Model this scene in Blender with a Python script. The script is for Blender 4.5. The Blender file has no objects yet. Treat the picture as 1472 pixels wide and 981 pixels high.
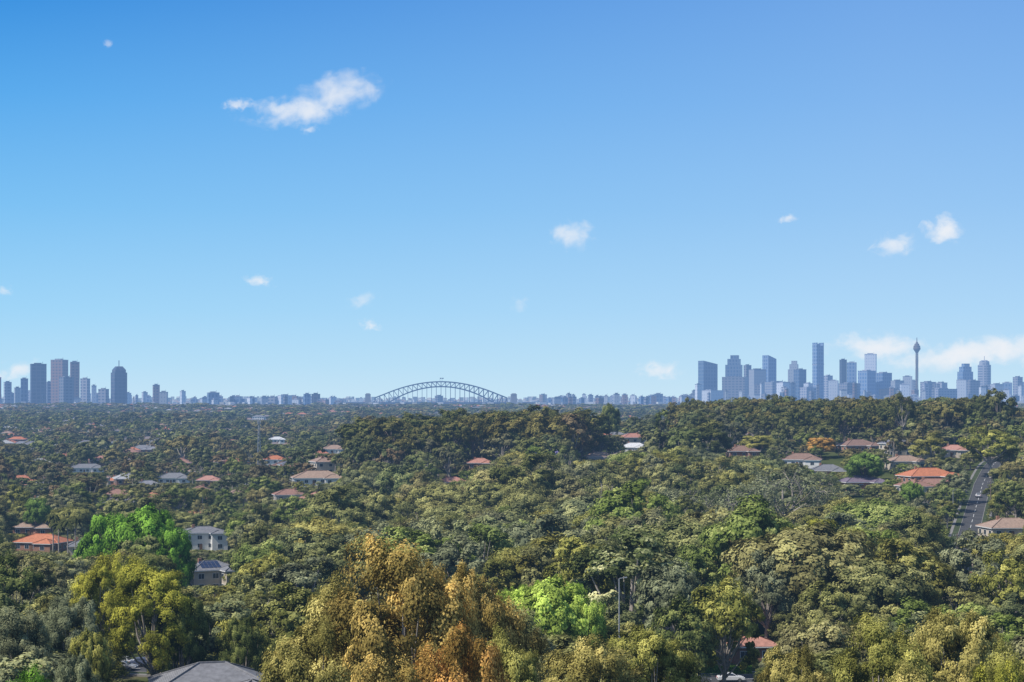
import bpy, math, random
import numpy as np
from mathutils import Vector, Matrix
random.seed(7); RNG=np.random.default_rng(11)
scene=bpy.context.scene
F=2600.0; CX=736.0; HY=578.0
def lin(c):
    return tuple(((v/255)/12.92 if v/255<=0.04045 else ((v/255+0.055)/1.055)**2.4) for v in c)
def PX(px,d): return (px-CX)/F*d
# ------------------------------------------------------------ terrain
TD=np.array([0,100,200,300,450,600,750,850,1000,1300,1700,2500,3500,4500,5500,7000,9000,14000,60000],float)
TC=np.array([-400,0,368,520,736,930,1104,1472,1900],float)
TZ=np.array([
[-32,-37,-40,-44,-51,-54,-52,-50,-47,-44,-42,-36,-26,-15,-18,-22,8,0,0],
[-32,-37,-40,-44,-51,-54,-52,-50,-47,-44,-42,-36,-26,-15,-18,-22,8,0,0],
[-32,-37,-40,-44,-50,-52,-47,-43,-42,-42,-40,-34,-25,-16,-20,-25,8,0,0],
[-32,-37,-41,-45,-50,-50,-41,-30,-30,-36,-38,-33,-25,-17,-20,-25,8,0,0],
[-32,-37,-41,-45,-50,-48,-38,-27,-26,-32,-36,-32,-24,-17,-20,-25,8,0,0],
[-32,-37,-41,-45,-50,-47,-37,-30,-24,-28,-34,-32,-24,-17,-20,-22,10,0,0],
[-32,-37,-41,-45,-50,-46,-34,-25,-16,-24,-32,-30,-22,-16,-18,-20,10,0,0],
[-32,-37,-41,-45,-46,-38,-29,-24,-18,-24,-30,-30,-22,-16,-18,-20,8,0,0],
[-32,-37,-41,-45,-46,-38,-29,-24,-18,-24,-30,-30,-22,-16,-18,-20,8,0,0]],float)
def sstep(a,b,x):
    t=np.clip((x-a)/(b-a),0,1); return t*t*(3-2*t)
def terr(x,y):
    x=np.asarray(x,float); y=np.asarray(y,float)
    d=np.clip(y,0,59000); px=np.clip(x/np.maximum(y,60)*F+CX,-399,1899)
    i=np.clip(np.searchsorted(TD,d,side='right')-1,0,len(TD)-2)
    j=np.clip(np.searchsorted(TC,px,side='right')-1,0,len(TC)-2)
    t=(d-TD[i])/(TD[i+1]-TD[i]); u=(px-TC[j])/(TC[j+1]-TC[j])
    t=np.clip(t,0,1); u=np.clip(u,0,1); u=u*u*(3-2*u)
    z=(TZ[j,i]*(1-t)+TZ[j,i+1]*t)*(1-u)+(TZ[j+1,i]*(1-t)+TZ[j+1,i+1]*t)*u
    z=z+0.8*np.sin(x/61+1.3)*np.cos(y/83)+0.5*np.sin(x/23+y/31)
    z=z+sstep(1100,1800,d)*(2.2*np.sin(x/150+y/210)+1.8*np.sin(y/130-x/260+1))*(1-sstep(4200,5200,d))
    m=sstep(6300,6600,d)*(1-sstep(7500,7900,d))*sstep(430,510,px)*(1-sstep(750,790,px))
    return z*(1-m)+(-62)*m
def T(x,y): return float(terr(x,y))
# ------------------------------------------------------------ mesh helpers
def mk_mesh(name,V,Fc,mats=(),mi=None,smooth=False,attr=None):
    me=bpy.data.meshes.new(name)
    if isinstance(Fc,np.ndarray):
        V=np.asarray(V,np.float32); n=len(Fc); k=Fc.shape[1]
        me.vertices.add(len(V)); me.vertices.foreach_set('co',V.ravel())
        me.loops.add(n*k); me.loops.foreach_set('vertex_index',Fc.astype(np.int32).ravel())
        me.polygons.add(n); me.polygons.foreach_set('loop_start',np.arange(0,n*k,k,dtype=np.int32))
        me.polygons.foreach_set('loop_total',np.full(n,k,np.int32))
    else:
        me.from_pydata([tuple(v) for v in V],[],[tuple(f) for f in Fc])
    for m in mats: me.materials.append(m)
    if mi is not None: me.polygons.foreach_set('material_index',np.asarray(mi,np.int32))
    if attr is not None:
        for an,(typ,dat) in attr.items():
            a=me.attributes.new(an,typ,'FACE')
            if typ=='FLOAT': a.data.foreach_set('value',np.asarray(dat,np.float32))
            else: a.data.foreach_set('color',np.asarray(dat,np.float32).ravel())
    if smooth: me.polygons.foreach_set('use_smooth',np.ones(len(me.polygons),bool))
    me.update(calc_edges=True); me.validate()
    return me
def obj(name,me,loc=(0,0,0),rz=0,parent=None,scale=(1,1,1)):
    o=bpy.data.objects.new(name,me); scene.collection.objects.link(o)
    o.location=loc; o.rotation_euler=(0,0,rz); o.scale=scale
    if parent: o.parent=parent
    return o
class MB:
    def __init__(s): s.V=[];s.F=[];s.M=[]
    def add(s,V,Fc,m=0):
        b=len(s.V); s.V+= [tuple(v) for v in V]; s.F+=[tuple(i+b for i in f) for f in Fc]; s.M+=[m]*len(Fc)
    def box(s,x0,x1,y0,y1,z0,z1,m=0):
        s.add([(x0,y0,z0),(x1,y0,z0),(x1,y1,z0),(x0,y1,z0),(x0,y0,z1),(x1,y0,z1),(x1,y1,z1),(x0,y1,z1)],
          [(3,2,1,0),(4,5,6,7),(0,1,5,4),(1,2,6,5),(2,3,7,6),(3,0,4,7)],m)
    def beam(s,a,b,w,m=0):
        a=Vector(a);b=Vector(b);d=(b-a).normalized()
        u=d.cross(Vector((0,1,0)) if abs(d.y)<.9 else Vector((1,0,0))).normalized()*w/2; v=d.cross(u).normalized()*w/2
        P=[a-u-v,a+u-v,a+u+v,a-u+v,b-u-v,b+u-v,b+u+v,b-u+v]
        s.add(P,[(3,2,1,0),(4,5,6,7),(0,1,5,4),(1,2,6,5),(2,3,7,6),(3,0,4,7)],m)
    def lathe(s,prof,n=16,m=0,cx=0,cy=0):
        V=[];Fc=[]
        for z,r in prof:
            for k in range(n):
                a=2*math.pi*k/n; V.append((cx+r*math.cos(a),cy+r*math.sin(a),z))
        for i in range(len(prof)-1):
            for k in range(n):
                k2=(k+1)%n; Fc.append((i*n+k,i*n+k2,(i+1)*n+k2,(i+1)*n+k))
        Fc.append(tuple(range((len(prof)-1)*n,len(prof)*n)))
        s.add(V,Fc,m)
    def mesh(s,name,mats): return mk_mesh(name,s.V,s.F,mats,s.M)
# ------------------------------------------------------------ materials
def painted_haze_group():  # paints airlight into surface materials: sky-blue emission, stronger with distance from origin
    g=bpy.data.node_groups.new('painted_haze','ShaderNodeTree')
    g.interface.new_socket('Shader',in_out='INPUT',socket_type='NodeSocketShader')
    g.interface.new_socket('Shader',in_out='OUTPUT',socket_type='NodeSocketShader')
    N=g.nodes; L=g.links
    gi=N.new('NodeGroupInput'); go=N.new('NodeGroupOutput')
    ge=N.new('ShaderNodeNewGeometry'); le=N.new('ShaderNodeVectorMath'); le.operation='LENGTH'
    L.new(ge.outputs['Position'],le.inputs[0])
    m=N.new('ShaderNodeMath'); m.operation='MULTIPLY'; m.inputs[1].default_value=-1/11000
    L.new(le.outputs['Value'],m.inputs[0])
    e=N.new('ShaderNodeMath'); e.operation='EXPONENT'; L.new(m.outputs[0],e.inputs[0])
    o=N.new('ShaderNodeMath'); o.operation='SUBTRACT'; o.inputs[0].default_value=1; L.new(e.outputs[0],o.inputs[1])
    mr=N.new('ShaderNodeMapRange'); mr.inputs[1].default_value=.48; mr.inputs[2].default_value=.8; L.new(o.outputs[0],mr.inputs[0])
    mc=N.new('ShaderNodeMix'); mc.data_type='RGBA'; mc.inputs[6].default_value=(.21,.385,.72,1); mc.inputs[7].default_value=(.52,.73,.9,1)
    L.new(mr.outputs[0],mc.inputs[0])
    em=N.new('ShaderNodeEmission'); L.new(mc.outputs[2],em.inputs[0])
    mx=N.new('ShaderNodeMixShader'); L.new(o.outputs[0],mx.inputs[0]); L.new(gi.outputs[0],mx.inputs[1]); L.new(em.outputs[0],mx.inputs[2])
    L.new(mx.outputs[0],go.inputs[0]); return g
PAINTED_HAZE=painted_haze_group()
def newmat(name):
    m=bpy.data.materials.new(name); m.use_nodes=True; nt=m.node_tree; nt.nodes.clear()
    out=nt.nodes.new('ShaderNodeOutputMaterial'); h=nt.nodes.new('ShaderNodeGroup'); h.node_tree=PAINTED_HAZE
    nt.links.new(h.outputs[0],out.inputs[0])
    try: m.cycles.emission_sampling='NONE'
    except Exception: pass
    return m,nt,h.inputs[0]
def noise_col(nt,scale,cols,coord='Object',detail=4,pos=None):
    tc=nt.nodes.new('ShaderNodeTexCoord'); n=nt.nodes.new('ShaderNodeTexNoise'); n.inputs['Scale'].default_value=scale; n.inputs['Detail'].default_value=detail
    if coord=='World':
        ge=nt.nodes.new('ShaderNodeNewGeometry'); nt.links.new(ge.outputs['Position'],n.inputs['Vector'])
    else: nt.links.new(tc.outputs[coord],n.inputs['Vector'])
    r=nt.nodes.new('ShaderNodeValToRGB'); nt.links.new(n.outputs[0],r.inputs[0])
    ramp(r,cols,pos or list(np.linspace(.3,.7,len(cols))))
    return r.outputs[0]
def ramp(r,cols,pos):
    el=r.color_ramp.elements
    while len(el)<len(cols): el.new(.5)
    for e,c,p in zip(el,cols,pos): e.position=p; e.color=(*c[:3],1)
def mixc(nt,a,b,f,mode='MIX'):
    m=nt.nodes.new('ShaderNodeMix'); m.data_type='RGBA'; m.blend_type=mode
    for s,v in ((6,a),(7,b),(0,f)):
        if hasattr(v,'links') or hasattr(v,'is_linked'): nt.links.new(v,m.inputs[s])
        else: m.inputs[s].default_value=(*v,1) if isinstance(v,tuple) else v
    return m.outputs[2]
def simple(name,col,rough=.8,var=.2,scale=.6,metal=0,spec=.3):
    m,nt,s=newmat(name); p=nt.nodes.new('ShaderNodeBsdfPrincipled')
    c=noise_col(nt,scale,[tuple(v*(1-var) for v in col),tuple(min(1,v*(1+var)) for v in col)])
    nt.links.new(c,p.inputs['Base Color']); p.inputs['Roughness'].default_value=rough; p.inputs['Metallic'].default_value=metal
    p.inputs['Specular IOR Level'].default_value=spec
    nt.links.new(p.outputs[0],s); return m
def leafmat(name,cols,tip=None,tipf=.6,transl=.22):
    m,nt,s=newmat(name); N=nt.nodes;L=nt.links
    oi=N.new('ShaderNodeObjectInfo'); r=N.new('ShaderNodeValToRGB'); L.new(oi.outputs['Random'],r.inputs[0])
    ramp(r,cols,list(np.linspace(0,1,len(cols))))
    at=N.new('ShaderNodeAttribute'); at.attribute_name='cv'
    c=r.outputs[0]
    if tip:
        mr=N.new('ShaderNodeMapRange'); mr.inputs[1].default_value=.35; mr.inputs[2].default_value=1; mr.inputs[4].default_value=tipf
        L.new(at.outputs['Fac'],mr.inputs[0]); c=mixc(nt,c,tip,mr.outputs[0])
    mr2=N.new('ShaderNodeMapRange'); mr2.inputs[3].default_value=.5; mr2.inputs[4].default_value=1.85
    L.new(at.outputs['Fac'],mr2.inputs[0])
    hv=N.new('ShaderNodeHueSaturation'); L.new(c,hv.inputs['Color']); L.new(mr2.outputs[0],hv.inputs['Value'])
    d=N.new('ShaderNodeBsdfDiffuse'); t=N.new('ShaderNodeBsdfTranslucent'); mx=N.new('ShaderNodeMixShader'); mx.inputs[0].default_value=transl
    L.new(hv.outputs[0],d.inputs[0]); L.new(hv.outputs[0],t.inputs[0]); L.new(d.outputs[0],mx.inputs[1]); L.new(t.outputs[0],mx.inputs[2])
    L.new(mx.outputs[0],s); return m
M_bark=simple('gum_bark',(.32,.28,.24),.9,.35,1.2)
M_rbark=simple('ridge_bark',(.16,.13,.11),.9,.35,1.2)
M_dbark=simple('dark_bark',(.12,.09,.07),.9,.3,1.2)
L_for=leafmat('foliage_gum_mixed',[(.07,.095,.035),(.2,.2,.045),(.15,.17,.1),(.3,.26,.06),(.08,.11,.04),(.24,.205,.085),(.14,.155,.095),(.18,.24,.045),(.06,.08,.035),(.25,.24,.08),(.11,.135,.06)],tip=(.35,.32,.12),tipf=.5)
L_dark=leafmat('foliage_ridge_dark',[(.05,.07,.024),(.09,.1,.03),(.06,.08,.027),(.16,.135,.04),(.075,.09,.035)],tip=(.2,.165,.055),tipf=.5)
L_far=leafmat('foliage_far',[(.06,.085,.04),(.15,.155,.05),(.1,.125,.055),(.21,.175,.07),(.09,.1,.06),(.16,.19,.05),(.06,.075,.045),(.2,.14,.075)],tip=(.23,.2,.09),tipf=.4)
L_brown=leafmat('foliage_brown_gum',[(.23,.18,.05),(.26,.195,.055)],tip=(.52,.36,.11),tipf=.8)
L_orange=leafmat('foliage_orange_gum',[(.32,.19,.05),(.3,.19,.05)],tip=(.6,.33,.1),tipf=.8)
L_olive=leafmat('foliage_olive_gum',[(.17,.185,.04),(.21,.2,.05)],tip=(.4,.36,.1),tipf=.7)
L_khaki=leafmat('foliage_khaki_gum',[(.22,.2,.055),(.25,.215,.06)],tip=(.48,.4,.14),tipf=.7)
L_grey=leafmat('foliage_grey_gum',[(.14,.16,.085),(.17,.18,.095)],tip=(.29,.29,.16),tipf=.5)
L_yell=leafmat('foliage_yellow_gum',[(.21,.215,.035),(.24,.235,.04)],tip=(.43,.39,.06),tipf=.7)
L_deep=leafmat('foliage_deep_gum',[(.075,.1,.03),(.09,.115,.035)],tip=(.26,.26,.08),tipf=.7)
L_cream=leafmat('foliage_flowering_gum',[(.12,.15,.05),(.13,.155,.055)],tip=(.52,.49,.26),tipf=.8)
L_green=leafmat('foliage_bright_green',[(.1,.2,.025),(.11,.21,.03)],tip=(.2,.34,.045),tipf=.7)
L_mgreen=leafmat('foliage_mid_green',[(.1,.165,.035),(.11,.17,.04)],tip=(.2,.27,.06),tipf=.7)
L_lime=leafmat('foliage_lime',[(.25,.33,.06),(.26,.34,.06)],tip=(.42,.5,.1),tipf=.6)
L_jac=leafmat('foliage_jacaranda',[(.34,.3,.52),(.36,.31,.54)],tip=(.5,.45,.68),tipf=.5)
L_palm=leafmat('palm_fronds',[(.15,.17,.06),(.17,.18,.06)],transl=.2)
# ------------------------------------------------------------ trees
def unit(v): return v/np.maximum(np.linalg.norm(v,axis=-1,keepdims=True),1e-9)
def tube(pts,rad,n=6):
    pts=np.asarray(pts,float); V=[];Fq=[]
    for i,p in enumerate(pts):
        d=pts[min(i+1,len(pts)-1)]-pts[max(i-1,0)]; d=d/np.linalg.norm(d)
        u=np.cross(d,[0.3,1,0.1]); u/=np.linalg.norm(u); v=np.cross(d,u)
        for k in range(n):
            a=2*math.pi*k/n; V.append(p+rad[i]*(u*math.cos(a)+v*math.sin(a)))
    for i in range(len(pts)-1):
        for k in range(n):
            k2=(k+1)%n; Fq.append((i*n+k,i*n+k2,(i+1)*n+k2,(i+1)*n+k))
    return np.array(V),np.array(Fq)
def tree_mesh(name,seed,H,R,cz,rz,nl,ns,nleaf,L,lmat,bmat=None,lr=(.34,.48),low=-.45,sr=.36,fill=1.0,twigs=0,flat=.85,shell=(.55,.8)):
    r=np.random.default_rng(seed); bmat=bmat or M_bark
    k=np.arange(nl)+.5; zz=1-(1-low)*k/nl; ph=k*2.39996+r.uniform(0,6)
    rr=np.sqrt(np.clip(1-zz**2,0,1)); dirs=np.stack([rr*np.cos(ph),rr*np.sin(ph),zz],1)+r.normal(0,.16,(nl,3)); dirs=unit(dirs)
    rad=r.uniform(*shell,(nl,1)); CC=np.array([0,0,cz*H])
    LC=dirs*rad*np.array([R,R,rz*H])+CC; LR=R*r.uniform(*lr,nl)
    V=[];Fq=[];M=[];CV=[];nb=0
    def addg(v,f,m,cv):
        nonlocal nb
        V.append(v);Fq.append(f+nb);M.append(np.full(len(f),m));CV.append(np.broadcast_to(cv,(len(f),)));nb+=len(v)
    tr=H*.018+.05; ft=H*(cz-rz*.55)
    lean=r.normal(0,.03*H,2)
    tp=[(0,0,-1),(lean[0]*.2,lean[1]*.2,ft*.5),(lean[0]*.5,lean[1]*.5,ft),(lean[0]*.7,lean[1]*.7,cz*H+rz*H*.35)]
    v,f=tube(tp,[tr*1.25,tr,tr*.75,tr*.25],7); addg(v,f,0,.5)
    for c in LC:
        t=r.uniform(.55,1.0); s=np.array([lean[0]*.4*t,lean[1]*.4*t,ft*t]); mid=(s*.45+c*.55)+r.normal(0,.05*R,3)-np.array([0,0,.06*R])
        v,f=tube([s,mid,c],[tr*.5,tr*.32,tr*.12],5); addg(v,f,0,.5)
        for q in range(twigs):
            e=c+unit(r.normal(0,1,3)+np.array([0,0,.5]))*R*.35; m2=(c+e)/2+r.normal(0,.04*R,3); b0=c*.7+mid*.3
            v,f=tube([b0,m2,e],[tr*.16,tr*.1,tr*.03],4); addg(v,f,0,.5)
    sc=[];srr=[];sl=[]
    for li,(c,R0) in enumerate(zip(LC,LR)):
        d=unit(r.normal(0,1,(ns,3))+unit(c-np.array([0,0,cz*H-.3*H*rz]))*.75+np.array([0,0,.25]))
        sc.append(c+d*R0*r.uniform(.55,1.0,(ns,1))*np.array([1,1,flat])); srr.append(R0*sr*r.uniform(.65,1.25,ns)); sl.append(np.full(ns,li))
    sc=np.concatenate(sc);srr=np.concatenate(srr);sl=np.concatenate(sl)
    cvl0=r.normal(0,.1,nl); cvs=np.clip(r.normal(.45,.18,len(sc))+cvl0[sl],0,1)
    n=len(sc); tot=n*nleaf; ii=np.repeat(np.arange(n),nleaf)
    d=unit(r.normal(0,1,(tot,3))+np.array([0,0,.35]))
    rd=np.clip(r.normal(.86,.22,(tot,1)),.1,1.45)
    P=sc[ii]+d*rd*srr[ii][:,None]*np.array([1,1,.85])
    keep=r.uniform(size=tot)<fill; P=P[keep];d=d[keep];ii=ii[keep];tot=len(P)
    ld=unit(P-LC[sl[ii]]); cd=unit((P-CC)/np.array([R,R,rz*H]))
    nrm=unit(d*.5+ld*.6+cd*.5+r.normal(0,.26,(tot,3))+np.array([0,0,.2]))
    t=unit(np.cross(nrm,r.normal(0,1,(tot,3)))); b=np.cross(nrm,t)
    l=L*r.uniform(.6,1.3,(tot,1)); w=l*r.uniform(.5,.75,(tot,1))
    Q=np.stack([P+t*l/2,P+b*w/2,P-t*l/2,P-b*w/2],1).reshape(-1,3)
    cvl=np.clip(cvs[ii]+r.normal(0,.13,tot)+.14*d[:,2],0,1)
    V.append(Q);Fq.append(np.arange(tot*4).reshape(-1,4)+nb);M.append(np.full(tot,1));CV.append(cvl)
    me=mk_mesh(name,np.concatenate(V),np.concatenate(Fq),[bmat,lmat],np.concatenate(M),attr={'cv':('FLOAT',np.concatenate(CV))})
    me['top']=float((P[:,2]).max()); me['rad']=float(np.percentile(np.abs(P[:,0]),98))
    return me
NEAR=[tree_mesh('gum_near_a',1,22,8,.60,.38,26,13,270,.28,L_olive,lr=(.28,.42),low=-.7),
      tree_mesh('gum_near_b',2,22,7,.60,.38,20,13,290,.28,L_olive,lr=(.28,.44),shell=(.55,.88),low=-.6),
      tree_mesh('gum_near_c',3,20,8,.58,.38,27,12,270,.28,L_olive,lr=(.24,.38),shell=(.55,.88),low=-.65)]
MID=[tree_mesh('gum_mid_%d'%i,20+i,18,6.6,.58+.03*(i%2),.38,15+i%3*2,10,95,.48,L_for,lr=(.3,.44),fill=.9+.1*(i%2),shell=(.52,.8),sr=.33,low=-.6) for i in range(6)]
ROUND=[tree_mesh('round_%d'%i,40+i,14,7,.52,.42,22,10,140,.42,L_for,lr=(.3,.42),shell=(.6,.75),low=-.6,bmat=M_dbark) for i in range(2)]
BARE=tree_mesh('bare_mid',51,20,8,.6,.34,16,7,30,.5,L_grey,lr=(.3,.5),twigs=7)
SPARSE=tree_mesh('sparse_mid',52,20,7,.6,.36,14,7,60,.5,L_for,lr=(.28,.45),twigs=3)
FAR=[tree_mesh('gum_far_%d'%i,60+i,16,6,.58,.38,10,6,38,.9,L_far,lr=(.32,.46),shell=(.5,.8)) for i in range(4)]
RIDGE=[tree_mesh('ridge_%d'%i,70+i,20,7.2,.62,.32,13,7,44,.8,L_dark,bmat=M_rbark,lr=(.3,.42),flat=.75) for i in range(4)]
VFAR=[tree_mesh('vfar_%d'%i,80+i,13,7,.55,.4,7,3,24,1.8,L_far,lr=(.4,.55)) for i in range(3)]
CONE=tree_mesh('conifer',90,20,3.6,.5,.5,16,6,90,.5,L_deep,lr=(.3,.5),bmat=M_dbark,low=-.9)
def protocoll(name,meshes):
    c=bpy.data.collections.new(name)
    for i,m in enumerate(meshes):
        o=bpy.data.objects.new('%s_p%02d'%(name,i),m); c.objects.link(o)
    return c
def scatter(name,P,idx,rot,scl,coll):
    me=bpy.data.meshes.new(name); n=len(P); me.vertices.add(n); me.vertices.foreach_set('co',np.asarray(P,np.float32).ravel())
    a=me.attributes.new('idx','INT','POINT'); a.data.foreach_set('value',np.asarray(idx,np.int32))
    R=np.zeros((n,3),np.float32); R[:,2]=rot
    a=me.attributes.new('rot','FLOAT_VECTOR','POINT'); a.data.foreach_set('vector',R.ravel())
    a=me.attributes.new('scl','FLOAT_VECTOR','POINT'); a.data.foreach_set('vector',np.asarray(scl,np.float32).ravel())
    o=obj(name,me); g=bpy.data.node_groups.new(name+'_nodes','GeometryNodeTree')
    g.interface.new_socket('Geometry',in_out='INPUT',socket_type='NodeSocketGeometry'); g.interface.new_socket('Geometry',in_out='OUTPUT',socket_type='NodeSocketGeometry')
    N=g.nodes;L=g.links; gi=N.new('NodeGroupInput');go=N.new('NodeGroupOutput')
    ip=N.new('GeometryNodeInstanceOnPoints'); ci=N.new('GeometryNodeCollectionInfo'); ci.inputs['Collection'].default_value=coll
    ci.inputs['Separate Children'].default_value=True; ci.inputs['Reset Children'].default_value=True
    def na(nm,t):
        x=N.new('GeometryNodeInputNamedAttribute'); x.data_type=t; x.inputs['Name'].default_value=nm; return x.outputs['Attribute']
    L.new(gi.outputs[0],ip.inputs['Points']); L.new(ci.outputs[0],ip.inputs['Instance']); ip.inputs['Pick Instance'].default_value=True
    L.new(na('idx','INT'),ip.inputs['Instance Index']); L.new(na('rot','FLOAT_VECTOR'),ip.inputs['Rotation']); L.new(na('scl','FLOAT_VECTOR'),ip.inputs['Scale'])
    L.new(ip.outputs[0],go.inputs[0]); md=o.modifiers.new('scatter','NODES'); md.node_group=g
    return o
# ------------------------------------------------------------ ground
rows=np.concatenate([np.arange(-300,1400,12),np.geomspace(1400,60000,110)])
nc=240; V=[]
for y in rows:
    hw=450+.62*max(y,0); xs=np.linspace(-hw,hw,nc); V.append(np.stack([xs,np.full(nc,y),terr(xs,np.full(nc,y))],1))
V=np.concatenate(V); a=(np.arange(len(rows)-1)[:,None]*nc+np.arange(nc-1)[None]).ravel()
Fg=np.stack([a,a+1,a+nc+1,a+nc],1)
m,nt,s=newmat('ground_grass_soil'); p=nt.nodes.new('ShaderNodeBsdfDiffuse')
c1=noise_col(nt,.05,[(.035,.05,.02),(.07,.085,.03),(.12,.1,.06)],'World',6)
nt.links.new(c1,p.inputs[0]); nt.links.new(p.outputs[0],s)
obj('ground',mk_mesh('ground',V,Fg,[m],smooth=True))
mw,nt,s=newmat('harbour_water'); p=nt.nodes.new('ShaderNodeBsdfPrincipled'); nt.links.new(noise_col(nt,.01,[(.02,.06,.1),(.03,.09,.13)],'World'),p.inputs['Base Color']); p.inputs['Roughness'].default_value=.15; nt.links.new(p.outputs[0],s)
obj('harbour_water',mk_mesh('harbour_water',[(-900,6300,-50),(250,6300,-50),(250,7950,-50),(-900,7950,-50)],[(0,1,2,3)],[mw]))
# ------------------------------------------------------------ roads
M_asph=simple('asphalt',(.06,.06,.062),.9,.2,.3); M_conc=simple('concrete_kerb',(.2,.19,.18),.9,.2,.5); M_paint=simple('road_paint',(.75,.75,.72),.7,.05,2)
M_verge=simple('verge_grass',(.045,.06,.022),.95,.3,.3)
ROADS=[]
def densify(pts,st=6):
    out=[]
    for a,b in zip(pts[:-1],pts[1:]):
        n=max(1,int(math.dist(a,b)/st))
        for k in range(n): t=k/n; out.append((a[0]*(1-t)+b[0]*t,a[1]*(1-t)+b[1]*t))
    out.append(pts[-1]); return out
def road(name,pts,w=7.5):
    P=densify(pts); ROADS.append((np.array(P),w)); root=obj(name,None)
    def strip(nm,o0,o1,zo,mat,zt=None,dash=False):
        V=[];Fc=[]
        for i,(x,y) in enumerate(P):
            x0,y0=P[max(i-1,0)];x1,y1=P[min(i+1,len(P)-1)]; l=math.hypot(x1-x0,y1-y0); nx,ny=(y1-y0)/l,-(x1-x0)/l
            z=T(x,y)+.35+zo
            V+=[(x+nx*o0,y+ny*o0,z),(x+nx*o1,y+ny*o1,z)]
            if zt: V+=[(x+nx*o0,y+ny*o0,z-zt),(x+nx*o1,y+ny*o1,z-zt)]
        k=4 if zt else 2
        for i in range(len(P)-1):
            if dash and i%2: continue
            a=i*k;b=a+k; Fc.append((a,a+1,b+1,b))
            if zt: Fc+=[(a,b,b+2,a+2),(a+1,a+3,b+3,b+1)]
        obj(nm,mk_mesh(nm,V,Fc,[mat]),parent=root)
    h=w/2
    strip('carriageway',-h,h,0,M_asph); strip('centre_line',-.06,.06,.008,M_paint,dash=True)
    for sg in (-1,1):
        strip('kerb',sg*h,sg*(h+.2),.13,M_conc,.5); strip('verge',sg*(h+.2),sg*(h+2.0),.11,M_verge); strip('footpath',sg*(h+2.0),sg*(h+2.9),.12,M_conc,.6)
def W(px,d): return (PX(px,d),d)
road('street',[W(1352,385),W(1366,450),W(1388,540),W(1402,620),W(1412,700),W(1430,780),W(1455,860)],6.0)
road('street',[W(60,300),W(400,286),W(760,292),W(1060,298),W(1400,312)])
# ------------------------------------------------------------ houses
def roofmat(name,cols,scale=3.0):
    m,nt,s=newmat(name);N=nt.nodes;L=nt.links
    oi=N.new('ShaderNodeObjectInfo'); r=N.new('ShaderNodeValToRGB'); L.new(oi.outputs['Random'],r.inputs[0]); ramp(r,cols,list(np.linspace(0,1,len(cols))))
    if len(cols)>2:
        r.color_ramp.interpolation='CONSTANT'
        for i,e in enumerate(r.color_ramp.elements): e.position=i/len(cols)
    v=noise_col(nt,1.5,[(.7,.7,.7),(1.25,1.25,1.25)])
    tc=N.new('ShaderNodeTexCoord'); w=N.new('ShaderNodeTexWave'); w.bands_direction='Z'; w.inputs['Scale'].default_value=scale; w.inputs['Distortion'].default_value=.4
    L.new(tc.outputs['Object'],w.inputs['Vector']); c=mixc(nt,r.outputs[0],v,.8,'MULTIPLY')
    w2=N.new('ShaderNodeValToRGB'); L.new(w.outputs[0],w2.inputs[0]); ramp(w2,[(.6,.6,.6),(1,1,1)],[.0,.35]); c=mixc(nt,c,w2.outputs[0],.7,'MULTIPLY')
    p=N.new('ShaderNodeBsdfPrincipled'); p.inputs['Roughness'].default_value=.7; L.new(c,p.inputs['Base Color']); L.new(p.outputs[0],s); return m
R_terra=roofmat('roof_terracotta',[(.46,.16,.07),(.48,.18,.09)]); R_grey=roofmat('roof_grey_tile',[(.17,.17,.18),(.19,.19,.2)])
R_tan=roofmat('roof_tan',[(.32,.22,.16),(.34,.24,.18)]); R_brown=roofmat('roof_brown',[(.22,.13,.1),(.24,.15,.11)]); R_pink=roofmat('roof_salmon',[(.42,.2,.15),(.43,.22,.17)])
R_white=roofmat('roof_white_metal',[(.55,.55,.55),(.57,.57,.57)]); R_purp=roofmat('roof_slate_purple',[(.17,.13,.17),(.18,.14,.18)])
R_mix=roofmat('roof_mixed',[(.42,.16,.09),(.22,.18,.17),(.3,.2,.15),(.16,.16,.18),(.4,.19,.14),(.22,.22,.24),(.28,.15,.11),(.36,.36,.36)])
W_brick=simple('wall_brick',(.28,.15,.1),.9,.2,2); W_cream=simple('wall_cream',(.46,.4,.32),.9,.1,1); W_white=simple('wall_white',(.6,.59,.56),.8,.08,1)
M_glass=simple('window_glass',(.03,.04,.05),.15,.2,1,0,.8); M_trim=simple('white_trim',(.65,.65,.63),.6,.05,2); M_door=simple('door_timber',(.16,.09,.05),.6,.2,2)
M_solar=simple('solar_panel',(.02,.03,.07),.2,.2,2,0,.8)
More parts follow.
